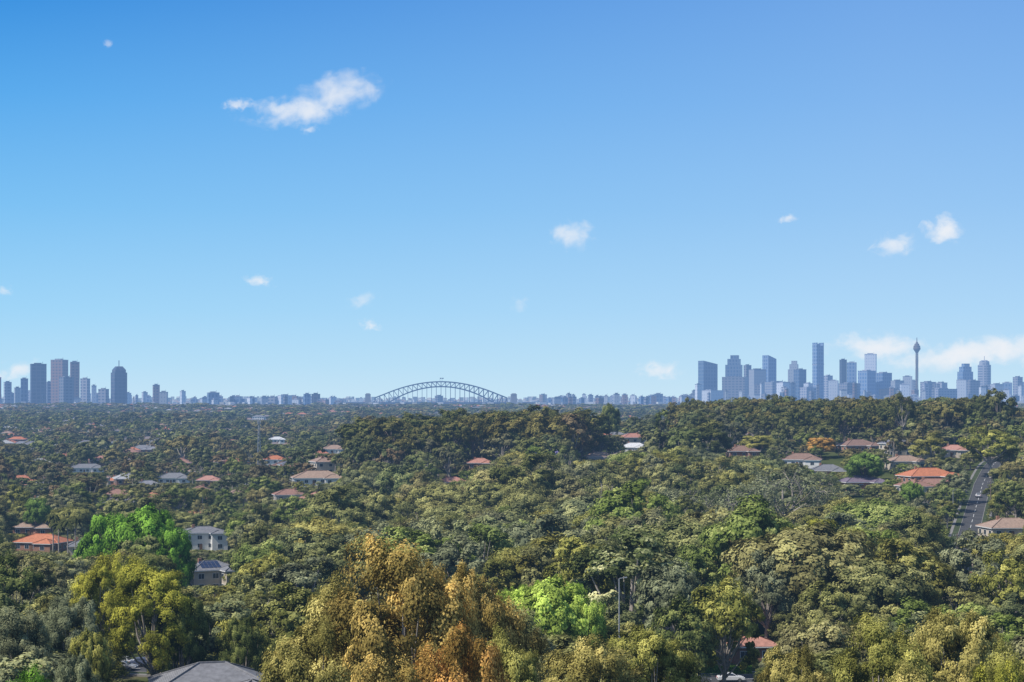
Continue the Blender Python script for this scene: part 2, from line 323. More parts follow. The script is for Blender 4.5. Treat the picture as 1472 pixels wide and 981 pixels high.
def house_parts(w,dp,st,wing=True,pitch=.42,chim=True):
    h=2.8*st+.3; P={k:MB() for k in('walls','roof','windows','window_frames','door','fascia','chimney')}
    def block(x0,x1,y0,y1):
        P['walls'].box(x0,x1,y0,y1,-1.5,h)
        o=.6; a0,a1,b0,b1=x0-o,x1+o,y0-o,y1+o; hz=h+.12; s=min(a1-a0,b1-b0)/2; rz=hz+s*pitch
        if a1-a0>=b1-b0: r0=(a0+s*.98,(b0+b1)/2,rz); r1=(a1-s*.98,(b0+b1)/2,rz); fs=[(0,1,5,4),(1,2,5),(2,3,4,5),(3,0,4)]
        else: r0=((a0+a1)/2,b0+s*.98,rz); r1=((a0+a1)/2,b1-s*.98,rz); fs=[(0,1,4),(1,2,5,4),(2,3,5),(3,0,4,5)]
        P['roof'].add([(a0,b0,hz),(a1,b0,hz),(a1,b1,hz),(a0,b1,hz),r0,r1],fs)
        cr=[(a0,b0,hz),(a1,b0,hz),(a1,b1,hz),(a0,b1,hz)]
        P['fascia'].box(a0+.02,a1-.02,b0+.02,b1-.02,h-.12,hz-.01)
        up=Vector((0,0,.06))
        P['roof'].beam(Vector(r0)+up,Vector(r1)+up,.22)
        for c in cr:
            e=min((Vector(r0),Vector(r1)),key=lambda q:(q-Vector(c)).length); P['roof'].beam(Vector(c)+up,e+up,.2)
        for l in range(st):
            z=1+2.8*l
            def row(n0,n1,fx):
                n=max(1,int((n1-n0)/3.4))
                for i in range(n):
                    c=n0+(i+.5)*(n1-n0)/n; fx(c,z)
            for yy,sg in((y0,-1),(y1,1)):
                def fx(c,z):
                    a,b=sorted((yy+sg*.0,yy+sg*.06)); P['window_frames'].box(c-.85,c+.85,a,b,z-.1,z+1.4)
                    a,b=sorted((yy+sg*.06,yy+sg*.09)); P['windows'].box(c-.75,c-.04,a,b,z,z+1.3); P['windows'].box(c+.04,c+.75,a,b,z,z+1.3)
                row(x0,x1,fx)
            for xx,sg in((x0,-1),(x1,1)):
                def fx(c,z):
                    a,b=sorted((xx+sg*.0,xx+sg*.06)); P['window_frames'].box(a,b,c-.85,c+.85,z-.1,z+1.4)
                    a,b=sorted((xx+sg*.06,xx+sg*.09)); P['windows'].box(a,b,c-.75,c+.75,z,z+1.3)
                row(y0,y1,fx)
    block(-w/2,w/2,-dp/2,dp/2)
    if wing: block(w*.12,w*.5-.4,-dp/2-4.5,-dp/2+1.2)
    P['door'].box(-.5-w*.1,.5-w*.1,-dp/2-.13,-dp/2-.0,0,2.1)
    if chim: P['chimney'].box(-w*.25,-w*.25+.9,.6,1.4,h-.5,h+min(w,dp)*.5*pitch+1.0)
    return P,h,h+.12+(min(w,dp)/2+.6)*pitch
HOUSES=[]; CLEAR=[]
def solve_d(px,yt,h,d0,d1):
    d=np.arange(d0,d1,4.); f=terr(PX(px,d),d)+h+(yt-HY)/F*d
    return float(d[np.argmin(np.abs(f))])
def house(name,px,yt,dr,roof,wall,w=15,dp=10,st=1,rz=0,wing=True,ybot=None,wpx=None,solar=False,pitch=.42):
    P,h,top=house_parts(w,dp,st,wing,pitch,chim=(name!='tiled_roof_house')); d=solve_d(px,yt,top,*dr); x=PX(px,d); z=-(yt-HY)/F*d-top
    z=max(min(z,T(x,d)+1.0),T(x,d)-2.5)
    root=obj(name,None,(x,d,z),rz)
    mm={'walls':wall,'roof':roof,'windows':M_glass,'window_frames':M_trim,'door':M_door,'fascia':M_trim,'chimney':W_brick}
    for k,b in P.items():
        if b.V: obj(k,b.mesh(k,[mm[k]]),parent=root)
    if solar:
        b=MB(); o=.6
        for i in range(5):
            for j in range(2):
                y0=-dp/2+.6+j*1.75; z0=h+.12+(y0+dp/2+o)*pitch+.1; x0=-w*.3+i*1.1
                b.add([(x0,y0,z0),(x0+1.02,y0,z0),(x0+1.02,y0+1.65,z0+1.65*pitch),(x0,y0+1.65,z0+1.65*pitch)],[(0,1,2,3)])
        obj('solar_panels',b.mesh('solar_panels',[M_solar]),parent=root)
    wp=(wpx or w*F/d*.42); CLEAR.append((px-wp,px+wp,ybot or yt+ (h*.75+2)*F/d*.8,d)); HOUSES.append((x,d,max(w,dp)*.62))
    return root
house('tiled_roof_house',305,953,(195,230),R_grey,W_cream,14,11,2,.25,ybot=985,wpx=85)
house('brick_house',62,768,(560,680),R_terra,W_brick,17,11,1,-.25,ybot=792,wpx=40)
house('rendered_house',292,757,(540,660),R_grey,W_white,15,11,2,.3,ybot=790,wpx=30,pitch=.3)
house('rendered_house',118,775,(560,660),R_grey,W_cream,9,9,1,.2,ybot=798,wpx=16)
house('brick_house',50,748,(650,760),R_tan,W_brick,15,10,1,.1,ybot=766,wpx=24)
house('solar_panel_house',302,806,(430,560),R_grey,W_cream,12,9,2,.5,ybot=842,wpx=24,solar=True)
house('brick_house',456,677,(800,1000),R_tan,W_white,22,13,1,.2,ybot=692,wpx=30)
house('rendered_house',250,680,(850,1100),R_grey,W_white,17,11,1,.2,ybot=694,wpx=20)
house('brick_house',170,685,(850,1100),R_terra,W_brick,12,9,1,.0,ybot=697,wpx=9)
house('brick_house',125,667,(950,1400),R_grey,W_white,20,10,1,.3,ybot=679,wpx=18)
house('brick_house',1232,632,(780,1000),R_brown,W_brick,17,12,1,.3,ybot=645,wpx=23)
house('brick_house',1152,652,(700,850),R_brown,W_white,17,11,1,-.2,ybot=666,wpx=20)
house('brick_house',1066,641,(760,900),R_brown,W_brick,13,10,1,.1,ybot=655,wpx=16)
house('terracotta_house',1333,673,(640,800),R_terra,W_brick,20,13,1,.25,ybot=694,wpx=36)
house('brick_house',1371,640,(760,900),R_pink,W_cream,12,9,1,-.2,ybot=657,wpx=10)
house('brick_house',1238,684,(640,760),R_purp,W_brick,16,10,1,.2,ybot=695,wpx=22)
house('brick_house',1452,745,(480,560),R_tan,W_cream,16,11,1,.15,ybot=766,wpx=24)
house('brick_house',1415,825,(350,430),R_white,W_cream,13,8,1,.1,ybot=842,wpx=36,pitch=.25)
house('brick_house',1080,914,(305,340),R_pink,W_brick,8,7,1,.1,ybot=945,wpx=22,pitch=.35,wing=False)
house('rendered_house',883,612,(900,1300),R_grey,W_white,16,10,1,.2,ybot=625,wpx=16)
house('rendered_house',912,637,(800,960),R_white,W_white,14,9,1,-.2,ybot=647,wpx=12)
house('brick_house',862,650,(780,900),R_tan,W_cream,13,9,1,.2,ybot=661,wpx=12)
house('brick_house',690,659,(760,860),R_pink,W_brick,11,8,1,.0,ybot=668,wpx=9)
house('brick_house',650,686,(680,800),R_pink,W_brick,11,8,1,.3,ybot=693,wpx=9)
house('rendered_house',398,628,(1100,1700),R_white,W_white,14,10,2,.2,ybot=638,wpx=10)
house('rendered_house',372,597,(1900,3200),R_grey,W_white,20,12,2,.0,ybot=604,wpx=12)
house('brick_house',395,655,(950,1300),R_terra,W_white,13,10,2,.2,ybot=669,wpx=9)
house('brick_house',300,684,(850,1050),R_pink,W_brick,12,9,1,.1,ybot=692,wpx=8)
house('brick_house',1462,588,(1050,1300),R_terra,W_cream,16,10,2,.1,ybot=600,wpx=14)
house('brick_house',25,628,(1200,1900),R_terra,W_brick,18,11,1,.1,ybot=638,wpx=12)
house('rendered_house',205,640,(1100,1700),R_grey,W_cream,17,11,1,.2,ybot=650,wpx=12)
house('brick_house',480,640,(1000,1300),R_tan,W_white,15,11,1,.2,ybot=652,wpx=13)
house('brick_house',1300,655,(760,880),R_tan,W_cream,14,10,1,.2,ybot=666,wpx=11)
house('brick_house',1190,668,(700,800),R_grey,W_brick,14,10,1,-.1,ybot=678,wpx=12)
CLEAR.append((1394,1418,742,745)); CLEAR.append((1354,1367,800,470)); CLEAR.append((1008,1082,985,297)); CLEAR.append((170,215,978,290));CLEAR.append((884,896,925,250))
def house_joined(nm,w,dp,st,wing):
    P,h,t=house_parts(w,dp,st,wing); mats=[W_cream,R_mix,M_glass,M_trim,M_door,M_trim,W_brick]; b=MB()
    for i,k in enumerate(('walls','roof','windows','window_frames','door','fascia','chimney')): b.add(P[k].V,P[k].F,i)
    return b,mats
HP=[]
for i,(w,dp,st,wg,wm) in enumerate([(15,10,1,True,W_brick),(18,11,1,True,W_cream),(13,10,2,False,W_white),(16,12,2,True,W_brick),(12,9,2,False,W_cream)]):
    b,mats=house_joined('h',w,dp,st,wg); mats[0]=wm; HP.append(b.mesh('suburb_house_%d'%i,mats))
hc=protocoll('suburb_houses',HP)
def grid(d0,d1,sp,px0=-330,px1=1800,jit=.42,rs=0):
    out=[];d=d0
    while d<d1:
        x0,x1=PX(px0,d),PX(px1,d); n=int((x1-x0)/sp); xs=x0+(np.arange(n)+RNG.uniform(0,1))*sp
        out.append(np.stack([xs+RNG.uniform(-jit,jit,n)*sp,d+RNG.uniform(-jit,jit,n)*sp],1)); d+=sp*.92
    return np.concatenate(out)
def nz(x,y,s,o=0): return .5+.25*(np.sin(x/s+o)+np.sin(y/s*1.1+o*2+x/s*.3))+.25*np.sin((x-y)/s*.7+o)*.6
def subzone(px,y): return ((px<480)&(y>640))|((px>1150)&(y>570)&(y<890))|((px>830)&(px<1000)&(y>790)&(y<1200))|((px>1010)&(px<1180)&(y>760)&(y<880))|(y>1330)
P=grid(600,5200,32); hpx=P[:,0]/P[:,1]*F+CX
keep=subzone(hpx,P[:,1])&(RNG.uniform(size=len(P))<np.where(P[:,1]<1000,.55,np.where(P[:,1]<3000,.45,.5)))
for hx,hd,hr in HOUSES: keep&=np.hypot(P[:,0]-hx,P[:,1]-hd)>hr+16
for rp,w in ROADS:
    dm=np.min(np.hypot(P[:,0][:,None]-rp[:,0][None],P[:,1][:,None]-rp[:,1][None]),1); keep&=dm>w/2+14
P=P[keep]; z=terr(P[:,0],P[:,1])+.1
scatter('suburban_houses',np.stack([P[:,0],P[:,1],z],1),RNG.integers(0,len(HP),len(P)),RNG.choice([0,1.57,3.14,4.7],len(P))+RNG.normal(.2,.12,len(P)),np.ones((len(P),3)),hc)
SH=P.copy()
# ------------------------------------------------------------ hero trees
HT=[]
def tree(name,px,yt,wpx,d,me,mat=None,rz=None):
    x=PX(px,d); g=T(x,d); top=-(yt-HY)/F*d; H=top-g; R=wpx/2*F**-1*d
    o=obj(name,me,(x,d,g),RNG.uniform(0,6.28) if rz is None else rz,scale=(R/me['rad'],R/me['rad'],H/me['top']))
    if mat:
        o.material_slots[1].link='OBJECT'; o.material_slots[1].material=mat
    HT.append((x,d,R)); return o
n0,n1,n2=NEAR
G='gum_tree'
for a in [(G,578,762,210,152,n0,L_brown),(G,500,820,140,165,n1,L_khaki),(G,450,890,160,150,n2,L_khaki),(G,708,822,120,160,n1,L_brown),(G,650,893,160,122,n2,L_orange),(G,560,930,160,118,n0,L_brown),
 (G,640,800,130,158,n2,L_brown),(G,740,895,100,148,n1,L_olive),
 (G,905,752,180,310,MID[0],L_cream),(G,845,768,120,325,MID[1],L_olive),(G,965,800,100,300,MID[2],L_grey),
 (G,1150,745,140,375,MID[3],L_yell),(G,1255,768,120,400,MID[4],L_grey),(G,1215,735,120,460,MID[5],L_grey),(G,1310,790,100,380,MID[0],L_deep),
 (G,1040,828,110,262,MID[2],L_olive),(G,1100,790,90,330,MID[5],L_grey),(G,985,850,90,255,MID[4],L_deep),
 (G,850,905,140,172,n1,L_khaki),(G,935,898,140,178,n2,L_olive),
 (G,1140,925,110,165,n2,L_khaki),(G,1268,880,150,160,n0,L_olive),(G,1375,870,150,168,n2,L_khaki),(G,1460,915,100,150,n1,L_olive),(G,1330,945,130,140,n1,L_khaki),(G,1425,945,110,142,n0,L_yell),
 (G,1402,762,100,340,MID[1],L_grey),(G,1450,790,90,320,MID[3],L_olive),
 (G,222,795,115,238,n1,L_yell),(G,150,790,90,250,n0,L_yell),(G,100,855,100,225,n2,L_grey),(G,262,850,70,238,n2,L_deep),
 (G,30,868,110,195,n0,L_grey),(G,-50,840,120,200,n1,L_deep),(G,350,885,60,235,n2,L_deep),(G,20,790,90,300,MID[0],L_deep),
 (G,430,800,130,330,MID[3],L_grey),(G,378,788,90,360,MID[4],L_olive),(G,650,768,110,350,MID[1],L_grey),(G,735,748,110,400,MID[2],L_grey),(G,1030,752,110,420,MID[4],L_olive),
 ('fig_tree',210,722,105,430,ROUND[0],L_green),('fig_tree',152,732,75,440,ROUND[1],L_green),('fig_tree',248,755,60,420,ROUND[1],L_green),
 ('maple_tree',790,824,135,258,ROUND[0],L_lime),('maple_tree',742,836,80,262,ROUND[1],L_lime),('maple_tree',845,858,60,256,ROUND[1],L_lime),('maple_tree',55,714,40,700,ROUND[1],L_mgreen),
 ('shrub_tree',350,885,90,248,ROUND[1],L_olive),('shrub_tree',25,950,100,140,n1,L_green),('shrub_tree',110,935,70,160,n2,L_grey),('shrub_tree',130,900,60,215,ROUND[0],L_olive),
 ('jacaranda_tree',785,643,46,790,ROUND[0],L_jac),('jacaranda_tree',735,653,24,790,ROUND[1],L_jac),
 ('fig_tree',1243,648,50,720,ROUND[0],L_mgreen),('fig_tree',1180,628,40,830,ROUND[1],L_orange),('fig_tree',1090,625,55,850,ROUND[1],L_olive),('fig_tree',1310,690,34,610,ROUND[0],L_mgreen),
 ('bare_gum_tree',1130,668,150,560,BARE,L_grey),('bare_gum_tree',1075,690,110,540,BARE,L_grey),('bare_gum_tree',990,700,110,560,BARE,L_grey),('bare_gum_tree',1190,700,90,560,BARE,L_grey),
 ('conifer_tree',952,588,24,860,CONE,None),('conifer_tree',876,578,28,1000,ROUND[0],L_deep),('conifer_tree',448,645,16,900,CONE,None),('conifer_tree',1440,640,16,760,CONE,None),
 (G,1010,602,80,800,MID[2],L_dark),(G,1385,572,56,930,RIDGE[0],None),(G,1435,558,52,900,RIDGE[1],None),(G,1412,566,46,915,RIDGE[2],None),(G,1298,562,36,900,SPARSE,L_dark),(G,1425,612,80,720,MID[3],L_olive),
 (G,1378,676,40,640,MID[1],L_grey),(G,1446,690,44,640,MID[2],L_olive),
 (G,525,598,80,850,RIDGE[3],None),(G,600,592,70,860,RIDGE[1],None),(G,650,586,70,860,RIDGE[2],None),(G,560,600,70,840,RIDGE[0],None),(G,710,590,70,860,RIDGE[3],None),(G,775,582,70,880,RIDGE[0],None),(G,835,586,70,880,RIDGE[1],None)]:
    tree(*a)
def palm(px,yt,d,seed):
    r=np.random.default_rng(seed); x=PX(px,d); g=T(x,d); H=-(yt-HY)/F*d-g-1.5
    V,Fq=tube([(0,0,-1),(.1,0,H*.5),(0,.1,H)],[.28,.2,.17],8); root=obj('palm_tree',None,(x,d,g)); obj('trunk',mk_mesh('palm_trunk',V,Fq,[M_bark]),parent=root)
    VV=[];FF=[]
    for k in range(22):
        a=r.uniform(0,6.28); up=r.uniform(-.1,1.1); L=r.uniform(2.6,3.6); pr=None
        for i in range(9):
            t=i/8; rr=L*t*math.cos(up*.5); zz=H+L*(math.sin(up)*t-1.0*t*t)
            c=np.array([rr*math.cos(a),rr*math.sin(a),zz]); s=np.array([-math.sin(a),math.cos(a),0]); w=.5*math.sin(math.pi*min(1,t*.85+.12))
            q=[c-s*w-np.array([0,0,w*.5]),c,c+s*w-np.array([0,0,w*.5])]; b=len(VV); VV+=q
            if pr is not None: FF+=[(pr,pr+1,b+1,b),(pr+1,pr+2,b+2,b+1)]
            pr=b
    obj('fronds',mk_mesh('palm_fronds',VV,FF,[L_palm]),parent=root)
for i,(px,yt,d) in enumerate([(97,742,560),(108,738,570),(84,748,575),(76,735,590),(291,700,700),(1446,672,640)]): palm(px,yt,d,i)
# ------------------------------------------------------------ forest scatter
ENVX=np.array([-400,0,60,150,300,480,500,600,760,860,880,970,985,1020,1200,1290,1300,1400,1450,1460,1800]); ENVY=np.array([580,575,578,575,578,585,597,593,585,589,596,595,570,565,566,564,573,568,565,581,581])
def forest(name,meshes,d0,d1,sp,Hr,filt=None,wx=1.0,thin=None,low=0.0,emerg=.0,lim=1.4):
    P=grid(d0,d1,sp); x,y=P[:,0],P[:,1]; px=x/y*F+CX; g=terr(x,y); n=len(P)
    idx=RNG.integers(0,len(meshes),n); tops=np.array([m['top'] for m in meshes])[idx]; rads=np.array([m['rad'] for m in meshes])[idx]
    H=RNG.uniform(*Hr,n)*(.8+.4*nz(x,y,38,1)); H=np.where(RNG.uniform(size=n)<emerg,H*1.35,H); R=H/tops*rads*wx*RNG.uniform(.8,1.2,n); k=np.ones(n,bool)
    if low:
        sz_=subzone(px,y)&(RNG.uniform(size=n)<.82); H=np.where(sz_,H*low,H); R=np.where(sz_,R*.85,R)
    if filt is not None: k&=filt(px,y,x)
    if thin is not None: k&=RNG.uniform(size=n)<thin(px,y,x)
    ymax=np.where(y<1330,np.interp(px,ENVX,ENVY),576)+RNG.uniform(0,13,n); H0=H.copy(); H=np.minimum(H,-(ymax-HY)/F*y-g)
    rp=R/y*F
    for a,b,yb,dd in CLEAR:
        mm=(y<dd-3)&(px+rp*.8>a)&(px-rp*.8<b); H=np.where(mm,np.minimum(H,-(yb-HY)/F*y-g),H)
    k&=H>H0*.33
    for hx,hd,hr in HOUSES: k&=np.hypot(x-hx,y-hd)>hr+R*.55
    if len(SH) and d1>600:
        for i0 in range(0,n,4000):
            sl=slice(i0,min(n,i0+4000)); dm=np.min((x[sl][:,None]-SH[:,0])**2+(y[sl][:,None]-SH[:,1])**2,1)**.5; k[sl]&=dm>8.5
    for rd,w in ROADS:
        for i0 in range(0,n,4000):
            sl=slice(i0,min(n,i0+4000)); dm=np.min(np.hypot(x[sl][:,None]-rd[:,0],y[sl][:,None]-rd[:,1]),1); k[sl]&=dm>w/2+2.6
    for hx,hd,hr in HT: k&=np.hypot(x-hx,y-hd)>hr*.75+R*.3
    x,y,g,H,idx,tops,R,rads=[q[k] for q in (x,y,g,H,idx,tops,R,rads)]
    sz=H/tops; sx=np.minimum(R/rads,sz*lim*wx)
    scatter(name,np.stack([x,y,g],1),idx,RNG.uniform(0,6.28,len(x)),np.stack([sx,sx,sz],1),protocoll(name+'_protos',meshes)); print(name,len(x))
isridge=lambda px,y:((px>490)&(px<870)&(y>815)&(y<930))|((px>975)&(px<1480)&(y>900)&(y<1080))
def sub(px,y,x): return np.where(subzone(px,y),np.where(nz(x,y,60,2)>.5,.9,.62),1.)
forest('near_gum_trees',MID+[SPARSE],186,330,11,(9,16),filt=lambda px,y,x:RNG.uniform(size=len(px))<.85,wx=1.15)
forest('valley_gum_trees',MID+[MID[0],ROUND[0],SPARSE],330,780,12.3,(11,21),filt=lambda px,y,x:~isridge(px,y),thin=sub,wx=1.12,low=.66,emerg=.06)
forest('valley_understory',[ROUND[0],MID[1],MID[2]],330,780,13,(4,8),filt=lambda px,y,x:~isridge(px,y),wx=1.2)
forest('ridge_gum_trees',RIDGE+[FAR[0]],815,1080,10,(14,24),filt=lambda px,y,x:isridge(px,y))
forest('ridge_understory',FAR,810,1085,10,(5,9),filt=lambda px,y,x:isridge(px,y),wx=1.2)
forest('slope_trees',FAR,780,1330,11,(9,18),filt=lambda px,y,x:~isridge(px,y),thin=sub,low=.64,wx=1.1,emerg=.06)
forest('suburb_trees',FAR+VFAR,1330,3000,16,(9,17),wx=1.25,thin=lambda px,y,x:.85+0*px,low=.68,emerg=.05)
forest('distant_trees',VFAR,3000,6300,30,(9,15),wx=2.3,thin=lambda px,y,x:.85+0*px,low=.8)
forest('undergrowth_shrubs',[ROUND[0],ROUND[1]],120,330,6.5,(2.5,5.5))
# ------------------------------------------------------------ skyline
def facade(name,wallc,glassc,bw=7,rh=7,mort=.22,rough=.35):
    m,nt,s=newmat(name);N=nt.nodes;L=nt.links; tc=N.new('ShaderNodeTexCoord'); sp=N.new('ShaderNodeSeparateXYZ'); L.new(tc.outputs['Object'],sp.inputs[0])
    ad=N.new('ShaderNodeMath'); L.new(sp.outputs[0],ad.inputs[0]); L.new(sp.outputs[1],ad.inputs[1]); cb=N.new('ShaderNodeCombineXYZ'); L.new(ad.outputs[0],cb.inputs[0]); L.new(sp.outputs[2],cb.inputs[1])
    b=N.new('ShaderNodeTexBrick'); b.offset=0; b.inputs['Scale'].default_value=1; b.inputs['Brick Width'].default_value=bw; b.inputs['Row Height'].default_value=rh; b.inputs['Mortar Size'].default_value=mort*rh*.5
    b.inputs['Color1'].default_value=(*glassc,1); b.inputs['Color2'].default_value=(*[v*1.7 for v in glassc],1); b.inputs['Mortar'].default_value=(*wallc,1); L.new(cb.outputs[0],b.inputs['Vector'])
    oi=N.new('ShaderNodeObjectInfo'); mr=N.new('ShaderNodeMapRange'); mr.inputs[3].default_value=.6; mr.inputs[4].default_value=1.35; L.new(oi.outputs['Random'],mr.inputs[0])
    hv=N.new('ShaderNodeHueSaturation'); L.new(b.outputs[0],hv.inputs['Color']); L.new(mr.outputs[0],hv.inputs['Value'])
    p=N.new('ShaderNodeBsdfPrincipled'); L.new(hv.outputs[0],p.inputs['Base Color']); p.inputs['Roughness'].default_value=rough; L.new(p.outputs[0],s); return m
FA={'dark':facade('facade_dark_glass',(.09,.09,.11),(.03,.04,.06),14,12,.3),'blue':facade('facade_blue_glass',(.16,.21,.29),(.04,.08,.15),12,14,.4),
'white':facade('facade_white_concrete',(.46,.47,.49),(.1,.13,.18),9,12,.65),'grey':facade('facade_grey',(.28,.28,.31),(.07,.09,.13),14,10,.55),'brown':facade('facade_brown',(.24,.16,.14),(.06,.06,.08),12,10,.6)}
def tower(px0,px1,yt,D,fa,style='flat',yaw=.5,name='office_tower'):
    Wd=(px1-px0)/F*D; cx=PX((px0+px1)/2,D); c,s=math.cos(yaw),abs(math.sin(yaw)); w=Wd/(c+s*.8); dp=w*.8
    top=-(yt-HY)/F*D; base=min(T(cx,D),-15)-8; h=top-base; b=MB(); hw,hd=w/2,dp/2
    if style=='slant':
        b.add([(-hw,-hd,0),(hw,-hd,0),(hw,hd,0),(-hw,hd,0),(-hw,-hd,h),(hw,-hd,h*.93),(hw,hd,h*.93),(-hw,hd,h)],[(4,5,6,7),(0,1,5,4),(1,2,6,5),(2,3,7,6),(3,0,4,7)])
    elif style=='step':
        b.box(-hw,hw,-hd,hd,0,h*.82); b.box(-hw*.75,hw*.8,-hd*.8,hd*.8,h*.82,h*.93); b.box(-hw*.4,hw*.6,-hd*.5,hd*.6,h*.93,h)
    elif style=='pyramid':
        b.box(-hw,hw,-hd,hd,0,h*.86); b.box(-hw*.85,hw*.85,-hd*.85,hd*.85,h*.86,h*.92)
        b.add([(-hw*.85,-hd*.85,h*.92),(hw*.85,-hd*.85,h*.92),(hw*.85,hd*.85,h*.92),(-hw*.85,hd*.85,h*.92),(-hw*.45,-hd*.45,h),(hw*.45,-hd*.45,h),(hw*.45,hd*.45,h),(-hw*.45,hd*.45,h)],[(4,5,6,7),(0,1,5,4),(1,2,6,5),(2,3,7,6),(3,0,4,7)],1)
        b.box(-1.0,1.0,-1.0,1.0,h,h+20,1)
    elif style=='round':
        b.lathe([(0,hw),(h*.9,hw),(h*.9,hw*.8),(h*.97,hw*.75),(h,hw*.4)],20); b.box(-1.0,1.0,-1.0,1.0,h,h+16,1)
    elif style=='crown':
        b.box(-hw,hw,-hd,hd,0,h*.95); b.box(-hw,-hw+4,-hd,hd,h*.95,h); b.box(hw-4,hw,-hd,hd,h*.95,h); b.box(-hw+4,hw-4,hd*.2,hd*.6,h*.95,h*.985)
        for zz in (.33,.66): b.box(-hw-.6,hw+.6,-hd-.6,hd+.6,h*zz,h*zz+4,1)
    else:
        b.box(-hw,hw,-hd,hd,0,h-5); b.box(-hw-.5,hw+.5,-hd-.5,hd+.5,h-5,h-3.4,1); b.box(-hw*.55,hw*.4,-hd*.5,hd*.5,h-3.4,h,1)
        b.box(hw*.55,hw*.6,-.5,.5,h-3.4,h+4,1)
    obj(name,b.mesh(name,[FA[fa],FA['grey'] if fa!='dark' else FA['dark']]),(cx,D,base),yaw)
for t in [(-40,-15,535,6100,'grey'),(-12,2,541,6000,'brown'),(5,17,548,6100,'grey'),(29,41,543,6200,'blue'),(42,68,522,6000,'dark'),(74,97,516,6100,'brown','flat'),(100,115,519,6000,'brown'),(85,106,541,5900,'grey'),(116,129,543,6100,'grey'),
 (131,139,553,6000,'white'),(142,156,558,6000,'grey'),(159,183,527,6000,'dark','pyramid'),(219,230,552,6100,'brown'),(232,238,563,6000,'white'),
 (66,75,548,6100,'grey'),(20,30,556,5900,'white'),(297,316,563,6000,'blue'),(355,370,570,6100,'white'),(374,386,569,6100,'white'),(386,398,569,6000,'grey'),(399,420,567,6000,'white'),(436,447,565,5900,'blue'),(448,460,565,5950,'dark'),(342,352,572,6200,'blue'),(625,637,568,7700,'grey'),(420,432,573,6200,'white'),
 (1004,1031,519,7000,'blue','slant'),(1037,1076,541,6900,'grey'),(1042,1068,511,7150,'blue','step'),(1069,1080,524,7300,'grey'),(1077,1101,530,7100,'white'),(1096,1116,511,7200,'blue','slant'),(1100,1135,548,6900,'grey'),
 (1132,1150,519,7200,'white','step'),(1141,1159,530,7000,'blue'),(1155,1169,550,6900,'white'),(1168,1184,493,7200,'blue','crown'),(1184,1197,539,7300,'grey'),(1190,1206,546,6900,'white'),(1207,1217,516,7200,'dark'),(1217,1232,520,7100,'blue'),
 (1233,1259,532,6950,'blue'),(1242,1261,508,7300,'white'),(1258,1282,535,7000,'blue'),(1281,1299,546,6900,'white'),(1297,1312,540,7250,'white'),(1305,1320,546,7400,'grey'),(1323,1345,548,6950,'grey'),(1344,1362,549,7150,'white'),
 (1377,1398,523,7100,'blue','step'),(1374,1390,545,6900,'white'),(1388,1408,546,7000,'grey'),(1404,1426,518,7250,'grey','round'),(1424,1442,551,7000,'white'),(1440,1456,549,7200,'blue'),(1456,1470,541,7100,'grey'),(1470,1492,548,7100,'white'),(1500,1530,530,7100,'blue'),
 (1206,1236,550,6800,'grey'),(1116,1135,549,6800,'white'),(1150,1175,556,6800,'grey'),(1262,1300,558,6750,'dark'),(1330,1375,558,6800,'grey'),(1005,1040,560,6750,'white')]:
    tower(*t[:5],style=t[5] if len(t)>5 else 'flat',yaw=random.choice([.35,.6,.75,.5,-.3]))
for i in range(210):
    r=random.random()
    if r<.45: px=random.uniform(985,1560); yt=random.uniform(549,568)
    elif r<.70: px=random.uniform(780,1005); yt=random.gauss(569,2)
    elif r<.87: px=random.uniform(-60,270); yt=random.uniform(561,573)
    else: px=random.uniform(270,520); yt=random.uniform(568,575)
    wv=random.uniform(4,13); tower(px-wv/2,px+wv/2,yt,random.uniform(5700,7700) if px<500 or px>790 else 7900,random.choice(['white','white','grey','grey','blue','brown']),yaw=random.uniform(-.3,.8),name='apartment_block')
D=7200; b=MB(); zf=lambda y:-(y-HY)/F*D
b.lathe([(-40,7),(-10,4.6),(zf(508),3.8),(zf(504.5),10),(zf(502.5),14),(zf(500),14.5),(zf(499.5),13),(zf(497.5),13.5),(zf(497),10),(zf(494.5),9),(zf(494),5),(zf(492),4),(zf(491.5),1.8),(zf(485.5),1.2)],20)
for k in range(16):
    a=k*math.pi/8; b.beam((7*math.cos(a+.6),7*math.sin(a+.6),-20),(6*math.cos(a),6*math.sin(a),zf(506.5)),.3)
obj('observation_tower',b.mesh('observation_tower',[simple('tower_gold_grey',(.14,.11,.09),.5,.15,.05)]),(PX(1318,D),D,0))
b=MB(); cols=[]
pal=[(.5,.5,.5),(.38,.36,.33),(.26,.15,.12),(.27,.28,.31),(.55,.53,.48),(.18,.2,.25),(.3,.22,.19)]
for i in range(4800):
    d=random.uniform(4900,9300); px=random.uniform(-150,1620); x=PX(px,d)
    if 490<px<775 and 6350<d<7850: continue
    w=random.uniform(9,26); dp=random.uniform(8,18); h=random.choice([5,6,7,8,10,14,20]) if d>5800 else random.choice([5,6,7,8]); z=T(x,d); a=random.uniform(-.6,.6); ca,sa=math.cos(a),math.sin(a)
    q=MB(); q.box(-w/2,w/2,-dp/2,dp/2,-3,h)
    if h<11: q.add([(-w/2-.5,-dp/2-.5,h+.05),(w/2+.5,-dp/2-.5,h+.05),(w/2+.5,dp/2+.5,h+.05),(-w/2-.5,dp/2+.5,h+.05),(-w/4,0,h+3),(w/4,0,h+3)],[(0,1,5,4),(1,2,5),(2,3,4,5),(3,0,4)])
    b.add([(x+vx*ca-vy*sa,d+vx*sa+vy*ca,z+vz) for vx,vy,vz in q.V],q.F)
    wc=random.choice(pal[:2]+pal[3:5]+pal[5:6]); rc=random.choice(pal[2:4]+pal[5:])
    cols+=[wc]*6+[rc]*(len(q.F)-6)
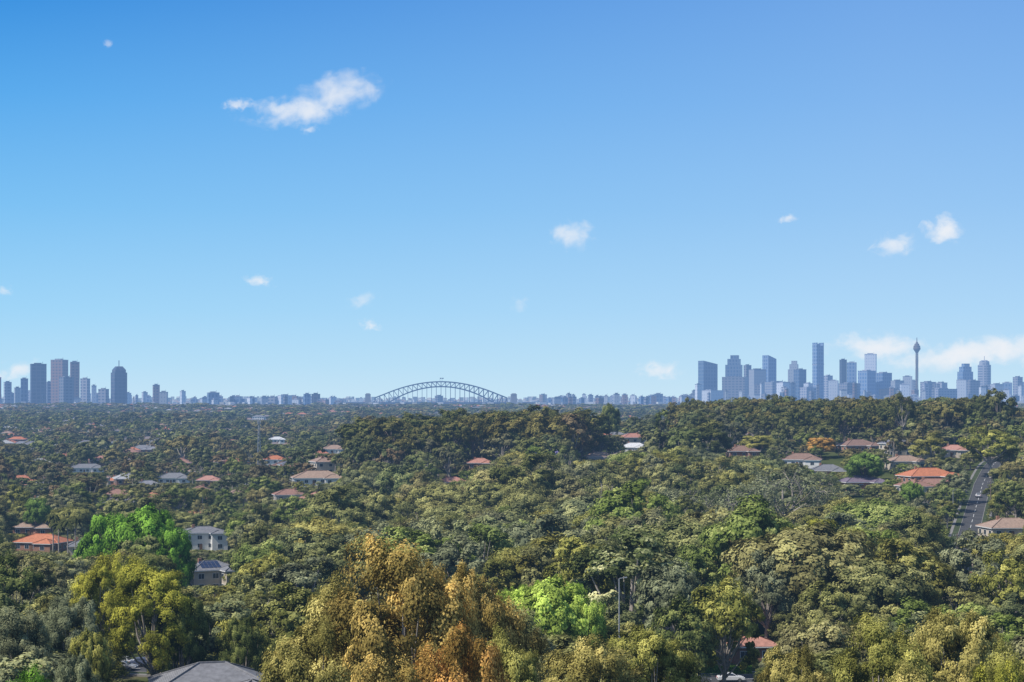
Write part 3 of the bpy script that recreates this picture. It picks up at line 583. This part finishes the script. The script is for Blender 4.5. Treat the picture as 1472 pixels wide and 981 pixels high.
m,nt,s=newmat('suburb_walls_roofs'); at=nt.nodes.new('ShaderNodeAttribute'); at.attribute_name='col'; p=nt.nodes.new('ShaderNodeBsdfDiffuse'); nt.links.new(at.outputs['Color'],p.inputs[0]); nt.links.new(p.outputs[0],s)
cc=np.ones((len(cols),4),np.float32); cc[:,:3]=np.array(cols)
obj('distant_suburb',mk_mesh('distant_suburb',b.V,b.F,[m],attr={'col':('FLOAT_COLOR',cc)}))
# ------------------------------------------------------------ bridge
D=7000; M_steel=simple('bridge_steel',(.05,.06,.08),.6,.1,.01); M_gran=simple('pylon_granite',(.2,.18,.16),.9,.1,.02)
root=obj('steel_arch_bridge',None,(PX(634,D),D,0),.06)
b=MB(); n=28; Hf=256
zt=lambda s:12+66*(1-abs(s)**1.95)+ (3*max(0,abs(s)-.85)/.15)
zb=lambda s:59-100*abs(s)**2.05
for yy in(-15,15):
    for i in range(n):
        s0=-1+2*i/n; s1=-1+2*(i+1)/n; x0,x1=s0*Hf,s1*Hf
        b.beam((x0,yy,zt(s0)),(x1,yy,zt(s1)),4.2); b.beam((x0,yy,zb(s0)),(x1,yy,zb(s1)),4.6); b.beam((x0,yy,zt(s0)),(x0,yy,zb(s0)),2.2)
        if s0<0: b.beam((x0,yy,zt(s0)),(x1,yy,zb(s1)),2.2)
        else: b.beam((x0,yy,zb(s0)),(x1,yy,zt(s1)),2.2)
        b.beam((x0,yy,zb(s0)),(x0,yy,-4),1.4)
    b.beam((Hf,yy,zt(1)),(Hf,yy,zb(1)),2.5)
for i in range(n+1):
    s0=-1+2*i/n; b.beam((s0*Hf,-15,zt(s0)),(s0*Hf,15,zt(s0)),1.6); b.beam((s0*Hf,-15,zb(s0)),(s0*Hf,15,zb(s0)),1.6)
for xx in(-4,4): b.box(xx-.4,xx+.4,-.4,.4,78,94); b.box(xx,xx+6,-.15,.15,89,93)
obj('arch_truss',b.mesh('arch_truss',[M_steel]),parent=root)
b=MB(); b.box(-620,520,-22,22,-8,-3.2); b.box(-620,520,-22,-21.4,-3.2,-1); b.box(-620,520,21.4,22,-3.2,-1); obj('deck',b.mesh('deck',[M_steel]),parent=root)
b=MB()
for xx in(-Hf-26,Hf+26):
    for yy in(-30,30):
        b.add([(xx+sx*w,yy+sy*w*.7,z) for z,w in((-60,13),(-6,11.5),(26,9.5),(26,10.2),(30,10.2),(30,7),(33,6.5)) for sx,sy in((-1,-1),(1,-1),(1,1),(-1,1))],
          [(k*4+i,k*4+(i+1)%4,(k+1)*4+(i+1)%4,(k+1)*4+i) for k in range(6) for i in range(4)]+[(24,25,26,27)])
for xx in(-560,-480,-400,-340,340,410,480): b.box(xx-4,xx+4,-18,18,-62,-8)
obj('pylons',b.mesh('pylons',[M_gran]),parent=root)
# ------------------------------------------------------------ street furniture
M_gal=simple('galvanised_steel',(.35,.36,.37),.5,.1,2,.3); M_wood=simple('pole_timber',(.16,.12,.09),.9,.2,2)
def lamp(px,yt,d,H=None):
    x=PX(px,d); g=T(x,d); h=-(yt-HY)/F*d-g; b=MB(); b.lathe([(0,.2),(.4,.2),(.45,.13),(h*.6,.1),(h,.07)],10); b.beam((0,0,h),(.7,0,h+.15),.09); b.box(.6,1.1,-.13,.13,h+.1,h+.22); b.box(-.18,.18,-.18,.18,h*.55,h*.55+.5)
    obj('street_lamp',b.mesh('street_lamp',[M_gal]),(x,d,g))
lamp(890,832,250); lamp(1370,705,600); lamp(1424,690,700)
def pole(px,d,h=10,rz=.3):
    x=PX(px,d); g=T(x,d); b=MB(); b.lathe([(0,.2),(h,.13)],8); b.box(-1.2,1.2,-.06,.06,h-.8,h-.65); b.box(-.9,.9,-.06,.06,h-1.9,h-1.77)
    for q in(-1.1,-.4,.4,1.1): b.lathe([(h-.65,.06),(h-.42,.04)],6,1,q,0)
    obj('power_pole',b.mesh('power_pole',[M_wood,M_trim]),(x,d,g),rz)
for px,d in[(1376,480),(1424,620),(1440,740),(1000,306),(1180,310),(420,294),(1340,420)]: pole(px,d)
def mast(px,yt,d):
    x=PX(px,d); g=T(x,d); h=-(yt-HY)/F*d-g; b=MB()
    for k in range(3):
        a=k*2.094; a2=a+2.094; n=int(h/3)
        for i in range(n):
            z0,z1=h*i/n,h*(i+1)/n; r0=1.3*(1-i/n)+.4; r1=1.3*(1-(i+1)/n)+.4
            p=lambda r,an,z:(r*math.cos(an),r*math.sin(an),z)
            b.beam(p(r0,a,z0),p(r1,a,z1),.22); b.beam(p(r0,a,z0),p(r1,a2,z1),.12); b.beam(p(r1,a,z1),p(r1,a2,z1),.12)
        b.box(.9*math.cos(a)-.2,.9*math.cos(a)+.2,.9*math.sin(a)-.2,.9*math.sin(a)+.2,h-2.4,h-.3)
    b.box(-.06,.06,-.06,.06,h,h+3); obj('lattice_mast',b.mesh('lattice_mast',[M_gal]),(x,d,g))
mast(372,604,1050); mast(192,571,2600)
M_tyre=simple('tyre',(.03,.03,.03),.9); M_rim=simple('wheel_rim',(.4,.4,.42),.3,.1,2,.8); M_cg=simple('car_glass',(.02,.025,.03),.08,.1,1,0,1); M_lamp=simple('tail_lamp',(.4,.03,.02),.3); M_hl=simple('head_lamp',(.7,.7,.7),.2)
def car(px,d,rz,col,off=0,name='parked_car'):
    x=PX(px,d); g=T(x,d)+.36; mat=simple('car_paint',col,.3,.03,1,.1,.6); root=obj(name,None,(x,d+off,g),rz)
    prof=[(-2.2,.35),(-2.25,.7),(-2.1,.95),(-1.35,1.02),(1.0,.98),(1.9,.85),(2.2,.65),(2.2,.35)]
    cab=[(-1.75,1.0),(-1.25,1.45),(.25,1.47),(1.05,.98)]
    def ext(pr,w0,w1,zs):
        V=[];n=len(pr)
        for sg in(-1,1):
            for (a,z) in pr:
                t=(z-zs[0])/(zs[1]-zs[0]); V.append((a,sg*(w0*(1-t)+w1*t),z))
        return V,[tuple(range(n))[::-1],tuple(range(n,2*n))]+[(i,(i+1)%n,n+(i+1)%n,n+i) for i in range(n)]
    b=MB(); b.add(*ext(prof,.88,.86,(.35,1.02))); b.add(*ext(cab,.8,.62,(1.0,1.47))); me=b.mesh('body',[mat]); o=obj('body',me,parent=root); bv=o.modifiers.new('b','BEVEL'); bv.width=.06; bv.segments=2
    b=MB(); b.add([(-1.5,-.79,1.06),(.8,-.79,1.06),(.2,-.66,1.4),(-1.2,-.66,1.4)],[(0,1,2,3)]); b.add([(-1.5,.79,1.06),(.8,.79,1.06),(.2,.66,1.4),(-1.2,.66,1.4)],[(3,2,1,0)])
    b.add([(1.06,-.68,1.03),(1.06,.68,1.03),(.36,.56,1.43),(.36,-.56,1.43)],[(0,1,2,3)]); b.add([(-1.79,-.68,1.04),(-1.79,.68,1.04),(-1.33,.56,1.43),(-1.33,-.56,1.43)],[(3,2,1,0)]); obj('windows',b.mesh('windows',[M_cg]),parent=root)
    b=MB()
    for wx in(-1.35,1.35):
        for sy in(-1,1):
            for r,t,m in((.33,.11,0),(.2,.125,1)):
                V=[];n=16
                for yy in(sy*.82-t,sy*.82+t): V+=[(wx+r*math.cos(k*2*math.pi/n),yy,.33+r*math.sin(k*2*math.pi/n)) for k in range(n)]
                b.add(V,[tuple(range(n))[::-1],tuple(range(n,2*n))]+[(k,(k+1)%n,n+(k+1)%n,n+k) for k in range(n)],m)
    obj('wheels',b.mesh('wheels',[M_tyre,M_rim]),parent=root)
    b=MB(); b.box(-2.28,-2.2,-.8,-.5,.68,.85); b.box(-2.28,-2.2,.5,.8,.68,.85); b.box(2.13,2.22,-.8,-.5,.6,.75,1); b.box(2.13,2.22,.5,.8,.6,.75,1); obj('lamps',b.mesh('lamps',[M_lamp,M_hl]),parent=root)
car(1048,298,0.05,(.7,.7,.7),-2.2); car(1118,299,3.1,(.7,.7,.68),-2.2); car(1000,296,.05,(.1,.1,.11),-2.2); car(182,295,-.1,(.3,.31,.33),-2.3); car(203,294.5,-.1,(.08,.1,.16),2.2); car(168,296,3.0,(.5,.5,.5),2.2)
car(1406,660,1.4,(.6,.6,.6)); car(1360,430,1.45,(.65,.65,.65))
def hedge(px0,px1,d,h):
    x0,x1=PX(px0,d),PX(px1,d); r=np.random.default_rng(5); n=9000; p=np.stack([r.uniform(x0,x1,n),r.uniform(-.7,.7,n)+d,r.uniform(0,h,n)],1); g=T((x0+x1)/2,d)
    f=r.integers(0,3,n); p[f==0,2]=h+r.normal(0,.08,(f==0).sum()); p[f==1,1]=d-.7+r.normal(0,.07,(f==1).sum()); p[:,2]+=g
    nn=unit(r.normal(0,1,(n,3))+np.array([0,-.5,.8])); t=unit(np.cross(nn,r.normal(0,1,(n,3)))); bb=np.cross(nn,t); l=.14
    Q=np.stack([p+t*l,p+bb*l*.6,p-t*l,p-bb*l*.6],1).reshape(-1,3); obj('hedge',mk_mesh('hedge',Q,np.arange(n*4).reshape(-1,4),[L_green],attr={'cv':('FLOAT',r.uniform(0,.6,n))}))
hedge(1008,1080,304.5,1.7)
# ------------------------------------------------------------ clouds
def cloud(px,py,w,h,tilt=0,dens=1.,D=11000,seed=0,bright=.93):
    sx=w/2/F*D*1.45; sz=h/2/F*D*1.45; sy=(sx+sz)/2
    m=bpy.data.materials.new('glowing_cloud_vapour'); m.use_nodes=True; nt=m.node_tree; nt.nodes.clear(); N=nt.nodes;L=nt.links
    out=N.new('ShaderNodeOutputMaterial'); tc=N.new('ShaderNodeTexCoord'); ln=N.new('ShaderNodeVectorMath'); ln.operation='LENGTH'; L.new(tc.outputs['Object'],ln.inputs[0])
    mp=N.new('ShaderNodeMapping'); mp.inputs['Scale'].default_value=(sx/sz,sy/sz,1.25); mp.inputs['Location'].default_value=(seed*3.7,seed*1.9,seed*5.3); L.new(tc.outputs['Object'],mp.inputs[0])
    nz_=N.new('ShaderNodeTexNoise'); nz_.inputs['Scale'].default_value=1.0; nz_.inputs['Detail'].default_value=6; nz_.inputs['Roughness'].default_value=.66; nz_.inputs['Distortion'].default_value=.4; L.new(mp.outputs[0],nz_.inputs['Vector'])
    def mth(op,a,b_):
        q=N.new('ShaderNodeMath'); q.operation=op
        for i,v in enumerate((a,b_)):
            if isinstance(v,(int,float)): q.inputs[i].default_value=v
            else: L.new(v,q.inputs[i])
        return q.outputs[0]
    f=mth('SUBTRACT',1.0,ln.outputs['Value']); f=mth('MULTIPLY',f,1.3); k=mth('MULTIPLY',mth('SUBTRACT',nz_.outputs[0],.5),3.8); v=mth('SUBTRACT',mth('ADD',f,k),.42)
    v=mth('MINIMUM',mth('MAXIMUM',v,0),.9); v=mth('MULTIPLY',mth('POWER',v,1.3),2.8*dens/sy)
    ab=N.new('ShaderNodeVolumeAbsorption'); ab.inputs['Color'].default_value=(0,0,0,1); L.new(v,ab.inputs['Density'])
    em=N.new('ShaderNodeEmission'); em.inputs['Color'].default_value=(.92,.95,1,1); L.new(mth('MULTIPLY',v,bright),em.inputs['Strength'])  # glow put into the volume, standing in for sunlight scattered by cloud
    ad=N.new('ShaderNodeAddShader'); L.new(ab.outputs[0],ad.inputs[0]); L.new(em.outputs[0],ad.inputs[1]); L.new(ad.outputs[0],out.inputs['Volume'])
    try: m.cycles.emission_sampling='NONE'
    except Exception: pass
    b=MB(); pr=[(-math.cos(math.pi*i/12),max(.001,math.sin(math.pi*i/12))) for i in range(13)]; b.lathe(pr,24)
    o=obj('cloud',b.mesh('cloud',[m]),(PX(px,D),D,-(py-HY)/F*D)); o.scale=(sx,sy,sz); o.rotation_euler=(0,-tilt,0)
for i,c in enumerate([(425,160,135,36,.1,.9),(482,138,120,50,.25,.85),(342,151,42,16,.1,.7),(444,187,24,14,0,.35),(822,338,56,38,-.15,.6),(1357,331,54,38,.1,1.2),(1285,352,62,30,.15,.7),(1131,315,28,14,.2,.5),(373,404,40,18,-.1,.7),(532,468,30,16,-.3,.6),(520,432,44,20,.3,.3),
  (948,532,60,26,0,.8,14000),(1262,499,130,38,0,1.4,14000),(1395,510,120,38,.1,1.3,14000),(1455,502,120,42,0,1.4,14000),(25,533,60,28,.2,.7,14000),(5,418,26,16,0,.4),(157,63,16,14,0,.2),(748,440,26,24,0,.2),(1340,520,120,30,0,.7,14000)]):
    cloud(*c[:6],D=c[6] if len(c)>6 else 11000,seed=i+1)
# ------------------------------------------------------------ light
el=math.radians(48); az=math.radians(-116)
S=Vector((math.sin(az)*math.cos(el),math.cos(az)*math.cos(el),math.sin(el)))
sl=bpy.data.lights.new('sun','SUN'); sl.energy=5; sl.angle=math.radians(.5); sl.color=(1,.95,.87)
so=bpy.data.objects.new('sun',sl); scene.collection.objects.link(so); so.rotation_euler=S.to_track_quat('Z','Y').to_euler()
w=bpy.data.worlds.new('World'); scene.world=w; w.use_nodes=True; nt=w.node_tree; N=nt.nodes;L=nt.links; N.clear()
out=N.new('ShaderNodeOutputWorld'); bg=N.new('ShaderNodeBackground'); bg.inputs['Strength'].default_value=.15; L.new(bg.outputs[0],out.inputs[0])
sk=N.new('ShaderNodeTexSky'); sk.sky_type='NISHITA'; sk.sun_disc=False; sk.sun_elevation=el; sk.sun_rotation=az; sk.ozone_density=2
tc=N.new('ShaderNodeTexCoord'); sp=N.new('ShaderNodeSeparateXYZ'); L.new(tc.outputs['Generated'],sp.inputs[0])
zr=N.new('ShaderNodeMapRange'); zr.inputs[1].default_value=0; zr.inputs[2].default_value=.25; L.new(sp.outputs[2],zr.inputs[0])
def skyramp(cols):
    r=N.new('ShaderNodeValToRGB'); L.new(zr.outputs[0],r.inputs[0]); ramp(r,[lin(c) for c in cols],[0,.08,.2,.42,.65,.88,1.0]); return r.outputs[0]
ra=skyramp([(198,228,246),(180,222,247),(158,213,248),(122,193,244),(86,170,237),(42,139,221),(30,126,211)])
rb=skyramp([(202,229,245),(190,224,246),(174,215,247),(150,198,243),(130,182,238),(114,167,231),(106,158,227)])
xr=N.new('ShaderNodeMapRange'); xr.inputs[1].default_value=-.32; xr.inputs[2].default_value=.2; L.new(sp.outputs[0],xr.inputs[0])
sm=mixc(nt,ra,rb,xr.outputs[0])
vm=N.new('ShaderNodeVectorMath'); vm.operation='SCALE'; vm.inputs['Scale'].default_value=1/.15; L.new(sm,vm.inputs[0])
zz=N.new('ShaderNodeMapRange'); zz.inputs[1].default_value=.25; zz.inputs[2].default_value=.6; L.new(sp.outputs[2],zz.inputs[0])
fm=mixc(nt,vm.outputs[0],sk.outputs[0],zz.outputs[0]); L.new(fm,bg.inputs[0])
# ------------------------------------------------------------ camera
cd=bpy.data.cameras.new('camera'); co=bpy.data.objects.new('camera',cd); scene.collection.objects.link(co); co.location=(0,0,0); co.rotation_euler=(math.pi/2,0,0)
cd.sensor_width=36; cd.lens=36*F/1472; cd.shift_y=(HY-490.5)/1472; cd.clip_start=1; cd.clip_end=90000
scene.camera=co
scene.view_settings.view_transform='Standard'; scene.view_settings.look='None'; scene.view_settings.exposure=0
